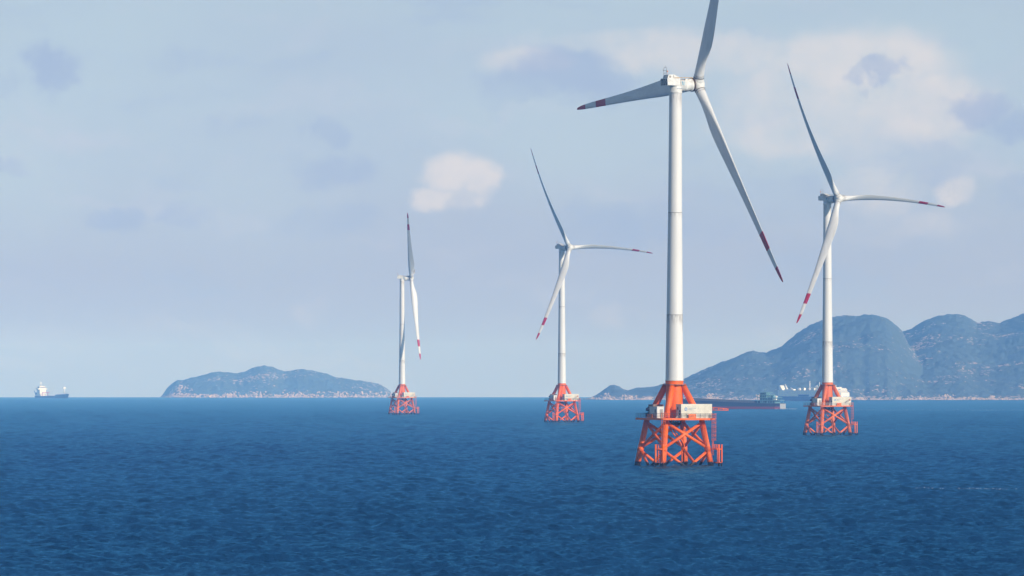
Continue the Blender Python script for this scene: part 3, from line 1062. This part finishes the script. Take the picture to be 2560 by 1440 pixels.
TURB = build_turbine()
NOZZLE = MB().lathe([(1.42, 1.0), (1.36, 1.45), (1.28, 1.62), (1.28, 1.9)], 30)      # blade socket in hub, in blade frame
SPECS = [
    # name, px, D, yaw, phi, pitch, bend, lean
    ('near', 1685.0, 1397, 29.8, 116.3, -3.0, 0.0, .25),
    ('right', 2068.5, 2262, -46.4, 3.4, 66.0, 6.6, 0),
    ('mid', 1404.5, 3060, -46.8, 3.2, 64.0, 6.6, 0),
    ('left', 1005.1, 3915, .7, 16.8, 72.0, 4.6, 0),
]
LABELS = {
    'near': 'largest white wind turbine on a vivid orange jacket',
    'right': 'white wind turbine on a faded salmon jacket before the blue hills',
    'mid': 'white wind turbine on a bright orange jacket, standing alone against open sky',
    'left': 'smallest white wind turbine, its rotor seen edge-on, beside the islet',
}
WHERE = {
    'near': 'on the largest turbine',
    'right': 'on the turbine before the hills',
    'mid': 'on the turbine against open sky',
    'left': 'on the smallest turbine',
}
BL = {}


def swap(o, table):
    for sl in o.material_slots:
        if sl.material in table:
            new = table[sl.material]
            sl.link = 'OBJECT'
            sl.material = new


def walk(o):
    yield o
    for ch in o.children:
        yield from walk(ch)


roots = {}
for i, (nm, px, D, yaw, phi, beta, bend, lean) in enumerate(SPECS):
    if i == 0:
        continue
    roots[nm] = copy_tree(TURB)
roots['near'] = TURB
for nm, px, D, yaw, phi, beta, bend, lean in SPECS:
    rt = roots[nm]
    rt.location = at(px, D)
    rt.rotation_euler = (0, R(lean), 0)
    tag(rt, LABELS[nm], 'wind turbine', 'offshore wind turbines')
    YM = Matrix.Rotation(R(yaw), 4, 'Z')
    for ch in rt.children:
        b0 = ch.name.split('.')[0]
        if b0 in ('nacelle', 'hub'):
            ch.matrix_basis = YM
        if b0 == 'deck_crane':
            ch.rotation_euler = (0, 0, 0 if nm == 'near' else R(-87))
    if bend not in BL:
        BL[bend] = None
    for k in range(3):
        M = YM @ blade_matrix(R(phi + 120 * k), R(beta))
        if BL[bend] is None:
            b_ = blade_mesh(bend).build('blade', M_BLADE, rt)
            BL[bend] = b_
        else:
            b_ = BL[bend].copy(); COL.objects.link(b_); b_.parent = rt
        b_.matrix_basis = M
        s_ = (MB().ring(1.26, .055, 30, 0, Matrix.Translation((0, 0, 1.86))).ring(1.24, .035, 30, 0, Matrix.Translation((0, 0, 2.5)))
              if 'ring' not in BL else None)
        if s_ is not None:
            BL['ring'] = s_.build('root_ring', M_BROWN, b_)
        else:
            c_ = BL['ring'].copy(); COL.objects.link(c_); c_.parent = b_
        if 'sock' not in BL:
            BL['sock'] = NOZZLE.build('blade_socket', M_WHITE, b_)
        else:
            c_ = BL['sock'].copy(); COL.objects.link(c_); c_.parent = b_
    if nm in ('right', 'left'):
        for o in walk(rt):
            if o.type == 'MESH':
                swap(o, {M_ORANGE: M_FADED, M_RAIL: M_RAILPALE})


# ------------------------------------------------------------------ equipment standing on the decks
def corrugated(mb, p0, p1, nrm, z0, z1, n, d=.055, mi=0):
    """corrugated wall from p0 to p1 bulging along nrm"""
    p0 = Vector(p0); p1 = Vector(p1); nrm = Vector(nrm)
    pts = []
    for k in range(n):
        for f, o_ in ((.0, 0), (.35, 0), (.5, 1), (.85, 1)):
            pts.append(p0.lerp(p1, (k + f) / n) + nrm * d * (o_ - 1))
    pts.append(p1 + nrm * -d)
    vs = [(p.x, p.y, z0) for p in pts] + [(p.x, p.y, z1) for p in pts]
    m = len(pts)
    mb.add(vs, [(k, k + 1, k + 1 + m, k + m) for k in range(m - 1)], mi)


def make_container():
    rt = empty('equipment_container')
    L, Wd, H = 8.55, 2.7, 3.45
    mb = MB()
    mb.box((.08, .08, .12), (L - .08, Wd - .08, H - .10))
    corrugated(mb, (.15, .0, 0), (L - .15, .0, 0), (0, -1, 0), .18, H - .14, 30)
    corrugated(mb, (L - .15, Wd, 0), (.15, Wd, 0), (0, 1, 0), .18, H - .14, 30)
    corrugated(mb, (L, .15, 0), (L, Wd - .15, 0), (1, 0, 0), .18, H - .14, 9)
    mb.build('body', M_CREAM, rt)
    mb = MB()
    for x in (0, L - .15):
        for y in (0, Wd - .15):
            mb.box((x - .01, y - .01, 0), (x + .16, y + .16, H))
    for y in (0, Wd - .15):
        mb.box((.16, y - .005, 0), (L - .16, y + .155, .17)).box((.16, y - .005, H - .15), (L - .16, y + .155, H - .01))
    for x in (0, L - .15):
        mb.box((x - .005, .16, 0), (x + .155, Wd - .16, .17)).box((x - .005, .16, H - .15), (x + .155, Wd - .16, H - .01))
    mb.build('frame', M_CREAM, rt)
    mb = MB().box((.0, .3, .3), (.07, Wd - .3, H - .3))
    mb.build('end_door', M_CABIN, rt)
    for z in (.75, 1.45):
        for y in (.45, 1.75):
            MB().box((-.03, y, z), (.02, y + .45, z + .5)).build('ventilation_louvre', M_DARK, rt)
    MB().box((-.03, 1.5, 2.1), (.02, 1.95, 2.75)).build('window', M_DARK, rt)
    MB().box((-.35, 1.0, .15), (-.02, 1.55, 1.95)).prism([(-.9, .05), (-.02, .05), (-.02, .7), (-.35, .7)], 1.1, 1.45).build('air_duct', M_WHITE, rt)
    # round logo and two lines of lettering on the long wall
    mb = MB()
    Ml = Matrix.Translation((1.32, -.012, 2.2)) @ Matrix.Rotation(R(90), 4, 'X')
    mb.lathe([(0, .012), (.42, .012), (.42, -.03)], 28, 0, Ml)
    mb.lathe([(.20, .022), (.30, .022)], 20, 1, Ml)
    mb.box((1.02, -.04, 1.98), (1.12, -.03, 2.3), 1).box((1.52, -.04, 1.98), (1.62, -.03, 2.3), 1).box((1.28, -.04, 1.85), (1.36, -.03, 2.2), 1)
    mb.build('logo', [M_LOGO, M_WHITE], rt)
    mb = MB()
    r_ = random.Random(4)
    for row, (n, z) in enumerate(((12, 2.36), (6, 2.06))):
        x = 2.12
        for k in range(n):
            w_ = r_.uniform(.10, .14)
            mb.box((x, -.02, z - .075), (x + w_, -.005, z - .035)).box((x, -.02, z + .035), (x + w_, -.005, z + .075)).box((x + w_ * .4, -.02, z - .035), (x + w_ * .4 + .04, -.005, z + .035))
            x += w_ + .05 + (.12 if (row == 0 and k == 5) else 0)
    mb.build('lettering', M_INK, rt)
    return rt


def make_cabin():
    rt = empty('equipment_cabin')
    A, B, H = 1.9, 3.9, 2.85
    mb = MB().box((0, 0, 0), (A, B, H - .12)).box((-.06, -.06, H - .12), (A + .06, B + .06, H))
    mb.build('body', M_CABIN, rt)
    MB().box((-.03, .75, 1.3), (.02, 1.12, 2.15)).build('window', M_DARK, rt)
    MB().box((.75, -.03, .1), (1.6, .0, 2.2)).build('door', M_GREY, rt)
    return rt


def make_rear():
    rt = empty('cooling_container')
    A, B, H = 3.0, 2.7, 3.35
    mb = MB().box((.06, .06, .05), (A - .06, B - .06, H))
    corrugated(mb, (.1, 0, 0), (A - .1, 0, 0), (0, -1, 0), .1, H - .12, 9)
    corrugated(mb, (0, B - .1, 0), (0, .1, 0), (-1, 0, 0), .1, H - .12, 8)
    mb.build('body', M_RUSTROOF, rt)
    for z in (.85, 2.1):
        mb = MB().lathe([(0, 0), (.34, 0), (.42, .1), (.42, .85), (.30, 1.0), (0, 1.0)], 20, 0, Matrix.Translation((-.02, 1.75, z)) @ Matrix.Rotation(R(-90), 4, 'Y'))
        mb.tube((-.1, 1.5, z - .5), (-.9, 1.75, z - .1), .05, n=5).tube((-.5, 1.75, z), (-.5, 1.75, z + .62), .12, n=8)
        mb.build('cooling_fan', M_NAVY, rt)
    return rt


PROTO = (make_container(), make_cabin(), make_rear())
DESC = (('cream container with round blue logo ', 'container', 'logo containers on the turbine decks', (-2.45, -8.15)),
        ('low pale cabin with one dark window slot ', 'cabin', 'pale cabins on the turbine decks', (-7.15, -4.45)),
        ('brownish container with dark blue fans ', 'container', 'fan containers on the turbine decks', (-5.9, -.1)))
for nm, px, D, *_ in SPECS:
    for k, (ds, cat, grp, (u, v)) in enumerate(DESC):
        rt = PROTO[k] if nm == 'near' else copy_tree(PROTO[k])
        rt.location = roots[nm].location + uv(u, v, DECK_Z + .004) + (Vector((math.sin(R(.25)) * DECK_Z, 0, 0)) if nm == 'near' else Vector((0, 0, 0)))
        rt.rotation_euler = (0, 0, DECK_A)
        tag(rt, ds + WHERE[nm], cat, grp)


# ------------------------------------------------------------------ ships
def hull_mb(L, B, stations, boot, n=26):
    """stations: (t along 0 stern..1 bow, half-beam factor, deck height, waterline setback factor)"""
    mb = MB()
    s = np.array(stations)
    ts = np.linspace(0, 1, n)
    rows = []
    for t in ts:
        hb = np.interp(t, s[:, 0], s[:, 1]) * B / 2
        dk = np.interp(t, s[:, 0], s[:, 2])
        wf = np.interp(t, s[:, 0], s[:, 3])
        fl = np.interp(t, s[:, 0], s[:, 4])
        ring_ = []
        for sd in (-1, 1):
            pts = [(t * L + wf * 0.0, sd * hb * fl * .96, -2.0), (t * L + wf * .25, sd * hb * (fl + (1 - fl) * .25), boot), (t * L + wf, sd * hb, dk)]
            ring_.append(pts if sd < 0 else pts[::-1])
        rows.append(ring_[0] + ring_[1])
    vs = [p for r_ in rows for p in r_]
    for i in range(n - 1):
        o = i * 6
        for j in range(6):
            if j == 5:
                q = (o + 5, o + 0, o + 6, o + 11); mi = 0
                continue
            q = (o + j, o + j + 1, o + j + 7, o + j + 6)
            mi = 1 if j in (0, 4) else (2 if j == 2 else 0)
            mb.f.append(list(q)[::-1]); mb.m.append(mi); mb.sm.append(False)
    mb.v = [Vector(p) for p in vs]
    mb.f.append([0, 1, 2, 3, 4, 5]); mb.m.append(0); mb.sm.append(False)
    e = (n - 1) * 6
    mb.f.append([e + 5, e + 4, e + 3, e + 2, e + 1, e]); mb.m.append(0); mb.sm.append(False)
    return mb


M_SHIPBLUE = simple('ship_blue_hull', (.028, .060, .150), .5)
M_SHIPWHITE = simple('ship_white', (.92, .89, .84), .45, var=.04)
M_SHIPDECK = simple('ship_deck', (.12, .10, .10), .7)
M_SHIPRED = simple('ship_red', (.42, .06, .07), .6)
M_SLATE = simple('barge_slate_hull', (.028, .034, .060), .5)
M_BOOT = simple('barge_purple_boot', (.26, .028, .040), .6)
M_COAM = simple('barge_coaming', (.20, .20, .21), .6)
M_TEALSHIP = simple('barge_teal', (.15, .31, .36), .5, var=.1)
M_GLASS = simple('dark_window', (.010, .014, .020), .15, spec=.6)
M_CARWHITE = simple('carrier_white', (.93, .90, .84), .5, var=.05, scale=.05)
M_CARBLUE = simple('carrier_blue', (.025, .12, .40), .5, var=.06, scale=.05)
M_TRANSOM = simple('barge_transom', (.36, .38, .40), .6)
M_FOAM = simple('bow_foam', (.78, .80, .82), .9)

# --- small freighter far at the left
sh = empty('cargo_ship', at(93.5, 11700), R(-55))
sh.scale = (1.22, 1.05, 1.05)
tag(sh, 'small blue freighter with white bridge tower on the left horizon', 'ship')
LH = 100.0
hm = hull_mb(LH, 16, [(0, .8, 4.6, 0, .8), (.06, 1, 4.6, 0, .9), (.3, 1, 3.9, 0, 1), (.70, 1, 3.9, 0, 1), (.72, 1, 7.2, .5, .98), (.86, .8, 7.8, 2.0, .8), (.95, .45, 8.4, 3.2, .5), (1, .06, 8.8, 4.4, .4)], 1.0, 40)
hm.build('hull', [M_SHIPBLUE, M_SHIPBLUE, M_SHIPDECK], sh)
mb = MB().box((7, -7.6, 4.55), (21, 7.6, 7.3)).box((9, -7.0, 7.3), (18.5, 7.0, 17.2)).box((9.5, -10.6, 17.2), (17.5, 10.6, 19.2)).box((10, -6.4, 19.2), (16.5, 6.4, 23.2)).box((9.6, -6.8, 23.2), (16.9, 6.8, 23.8))
sup = mb.build('superstructure', M_SHIPWHITE, sh)
MB().box((16.48, -6.0, 19.9), (16.56, 6.0, 21.2)).box((10.4, -6.46, 19.9), (16.1, -6.38, 21.2)).build('bridge_window', M_GLASS, sup)
MB().tube((12, 0, 23.5), (12, 0, 33), .7, .5, 8).box((11.4, -3.2, 29.4), (12.6, 3.2, 30.4)).build('mast', M_SHIPWHITE, sup)
MB().box((2.5, -6, 4.55), (7, 2, 11.5)).tube((4, -5, 4.6), (0, -7.5, 15.0), .7, n=8).build('funnel', M_SHIPBLUE, sh)
MB().tube((26, -6, 4), (26, -6, 11.2), .5, n=8).tube((26, 6, 4), (26, 6, 11.2), .5, n=8).box((25.4, -6.6, 10.8), (26.6, 9.6, 11.8)).build('gantry', M_SHIPRED, sh)
MB().tube((89, 0, 7.6), (89, 0, 22.5), .85, .65, 8).box((88, -3.2, 19.0), (90, 3.2, 21.2)).tube((89, 0, 20), (89, 0, 26), .3, n=6).build('mast', M_SHIPWHITE, sh)
for k in range(11):
    MB().box((29.5 + k * 3.6, -5.5, 3.9), (31.8 + k * 3.6, 5.5, 5.0)).build('hatch_cover', M_SHIPDECK, sh)
mb = MB()
for sd in (-1, 1):
    mb.path([(86, sd * 5.6, 9.0), (94, sd * 3.6, 9.7), (102, sd * .6, 10.4)], .28, 5)
mb.build('railing', M_SHIPWHITE, sh)

# --- long low barge behind the near turbine, stern to the right
bg_ = empty('bulk_barge', at(1957, 4900), R(180 - 27))
tag(bg_, 'long dark bulk barge with teal wheelhouse at its stern, beside the largest turbine', 'barge')
LB = 96.0
hm = hull_mb(LB, 15, [(0, .86, 5.0, 0, .9), (.05, 1, 5.0, 0, .96), (.25, 1, 5.2, 0, 1), (.7, 1, 6.8, 0, 1), (.9, .85, 8.0, 1.5, .9), (1, .25, 9.2, 4, .6)], 2.1, 40)
hm.build('hull', [M_SLATE, M_BOOT, M_SHIPDECK], bg_)
MB().box((-.06, -6.0, .5), (.0, 6.0, 4.7)).build('transom', M_TRANSOM, bg_)
n = 100
for sd in (-1, 1):
    mb = MB()
    for k in range(n):
        x = 24 + k * .66
        zt = 5.2 + max(0, (x / LB - .25)) / .45 * 1.6
        mb.box((x, sd * 6.9 - .12, zt - .1), (x + .24, sd * 6.9 + .12, zt + 2.0))
    for k in range(33):
        x = 24 + k * 2.0
        zt = 5.2 + max(0, (x / LB - .25)) / .45 * 1.6
        mb.box((x, sd * 6.6 - .05, zt - .2), (x + 2.0, sd * 6.6 + .05, zt + 1.75), 1)
    mb.build('hatch_coaming', [M_COAM, M_SLATE], bg_)
mb = MB()
for z, x0, x1 in ((7.4, 1.5, 21), (9.6, 3.5, 21.5), (12.0, 11, 21.5), (14.0, 12.5, 21.0)):
    mb.box((x0, -6.8, z), (x1, 6.8, z + .45))
mb.box((5, -5.4, 4.9), (19, 5.4, 7.4)).box((7, -5.2, 7.85), (19.5, 5.2, 9.6)).box((13.5, -4.8, 10.05), (19.8, 4.8, 12.0)).box((14, -4.4, 12.45), (19.2, 4.4, 14.0))
for x in (2.2, 6.5, 11.5, 16, 20.8):
    for sd in (-1, 1):
        mb.box((x, sd * 6.6 - .15, 5.0), (x + .3, sd * 6.6 + .15, 7.4)); mb.box((max(x, 4), sd * 6.6 - .12, 7.8), (max(x, 4) + .3, sd * 6.6 + .12, 9.6))
        if x > 11:
            mb.box((x, sd * 6.6 - .12, 10), (x + .25, sd * 6.6 + .12, 12))
sup = mb.build('superstructure', M_TEALSHIP, bg_)
mb = MB()
for z0, z1, x0, x1, y in ((5.4, 6.9, 6, 18, 5.42), (8.2, 9.2, 8, 19, 5.22), (10.5, 11.6, 14, 19.5, 4.82), (12.7, 13.7, 14.3, 19, 4.42)):
    k = x0
    while k < x1:
        for sd in (-1, 1):
            mb.box((k, sd * y - .02, z0), (k + .9, sd * y + .02, z1))
        k += 1.5
mb.build('window', M_GLASS, sup)
MB().tube((17, 0, 14.4), (17, 0, 18.2), .22, n=6).tube((17, -3, 16.6), (17, 3, 16.6), .12, n=5).tube((9, 3, 10), (6, 3, 13.2), .3, n=6).box((8, -2.5, 10.05), (10.5, 2.5, 11.8)).build('mast', M_TEALSHIP, sup)
MB().box((6.5, -3.2, 10.05), (8.0, -1.2, 11.3)).box((4.4, 2.6, 7.85), (6.6, 4.6, 9.0)).box((10.8, -6.3, 10.05), (12.8, -5.3, 10.9)).build('deck_boat', M_SHIPWHITE, sup)
mb = MB()
r_ = random.Random(9)
for k in range(60):
    x = r_.uniform(-9, 5); y = r_.gauss(0, 6.0)
    s = r_.uniform(.4, 1.1)
    mb.lathe([(0, .25), (s * .8, .12), (s, -.25)], 7, 0, Matrix.Translation((x, y, .05)) @ Matrix.Diagonal((1.9, 1.3, 1.0, 1)))
mb.build('wake_foam', M_FOAM, bg_)

# --- car carrier far behind the right turbine, bow towards the right
cc = empty('car_carrier', at(1961, 8250), R(-57))
tag(cc, 'boxy blue and white car carrier half hidden behind the salmon turbine base', 'ship')
LC, BC = 149.0, 26.0
mb = hull_mb(LC, BC, [(0, .9, 6.6, 0, .9), (.08, 1, 6.6, 0, .95), (.8, 1, 6.6, 0, 1), (.92, .86, 6.6, 0, .6), (1, .55, 6.6, 0, .15)], 1.0, 30)
mb.build('hull', [M_CARBLUE, M_CARBLUE, M_CARBLUE], cc)
# upper box: plan polygon with rounded bow, chamfered top at the front
mb = MB()
plan = [(1, -.92), (4, -1), (128, -1), (138, -.92), (145, -.78), (148.5, -.55), (148.5, .55), (145, .78), (138, .92), (128, 1), (4, 1), (1, .92)]
lv = []
for z, cut in ((6.6, 0), (12.0, 0), (15.6, 7)):
    lv.append([(x - (cut if x > 136 else 0), y * (BC / 2 + .05) * (1 if x < 100 else 1), z) for x, y in plan])
n = len(plan)
vs = lv[0] + lv[1] + lv[2]
fs = [tuple(range(n))[::-1], tuple(range(2 * n, 3 * n))]
for q in range(2):
    fs += [(q * n + k, q * n + (k + 1) % n, (q + 1) * n + (k + 1) % n, (q + 1) * n + k) for k in range(n)]
mb.add(vs, fs)
mb.box((102, -10.5, 15.6), (133, 10.5, 18.6))
mb.prism([(133, 15.6), (133, 18.6), (136, 18.6), (140, 15.6)], -10.5, 10.5)
sup = mb.build('superstructure', M_CARWHITE, cc)
MB().box((136.6, -5.0, 16.4), (138.8, -1.0, 17.6)).box((52, -BC / 2 - .12, 6.7), (78, -BC / 2 - .03, 9.2)).build('window_strip', M_CARBLUE, sup)
mb = MB()
mb.tube((126, 0, 18.6), (126, 0, 23.5), .5, n=8).box((118, -9, 18.6), (128, 9, 19.9)).tube((130, 4, 18.6), (130, 4, 21), .3, n=6).tube((122, -5, 19.9), (122, -5, 22.2), .3, n=6)
mb.build('bridge_mast', M_SHIPWHITE, cc)
mb = MB().prism([(1.5, 15.6), (9, 15.6), (3.5, 22.5), (.5, 22.5)], -10.5, -4)
mb.build('funnel', M_SHIPWHITE, cc)
mb = MB().path([(20, -9, 15.6), (14, -9, 24)], [1.3, .9], 8).path([(34, -9, 15.6), (28, -9, 19)], [1.2, .8], 8).box((14, -10, 15.6), (36, -6, 17.2))
mb.build('stern_ramp_post', M_SHIPWHITE, cc)
MB().tube((68, -4, 15.6), (68, -4, 29), .75, .5, 8).tube((78, 6, 18), (78, 6, 27.5), .6, .4, 8).build('mast', M_SHIPWHITE, cc)
for x in (46, 58, 82):
    MB().box((x, -9.5, 15.6), (x + 3.4, -6.5, 18.6)).box((x + .4, -9.1, 18.6), (x + 3.0, -6.9, 19.0)).build('ventilator', M_SHIPWHITE, cc)
mb = MB()
for k in range(9):
    mb.tube((74 + k * 3, -9, 15.6), (74 + k * 3, -9, 20), .28, n=5)
mb.tube((73, -9, 20), (100, -9, 20), .45, n=6)
for x in (88, 94):
    mb.tube((x, -9, 15.6), (x + 5, -9, 22.5), .55, n=6).tube((x + 5, -9, 15.6), (x, -9, 21), .55, n=6)
mb.build('deck_gantry', M_SHIPWHITE, cc)

# ------------------------------------------------------------------ haze
m, t, b = new_mat('haze_air')
t.n.clear()
vol = t.node('ShaderNodeVolumePrincipled')
vol.inputs['Color'].default_value = (.19, .45, 1.0, 1)
vol.inputs['Absorption Color'].default_value = (1, 1, 1, 1)
vol.inputs['Density'].default_value = 8.5e-5
vol.inputs['Anisotropy'].default_value = -0.35
out = t.node('ShaderNodeOutputMaterial')
t.l.new(vol.outputs[0], out.inputs['Volume'])
hz = MB().box((-8000, -400, -42), (8000, 22500, 175)).build('haze', m)
hz['kind'] = 'stuff'
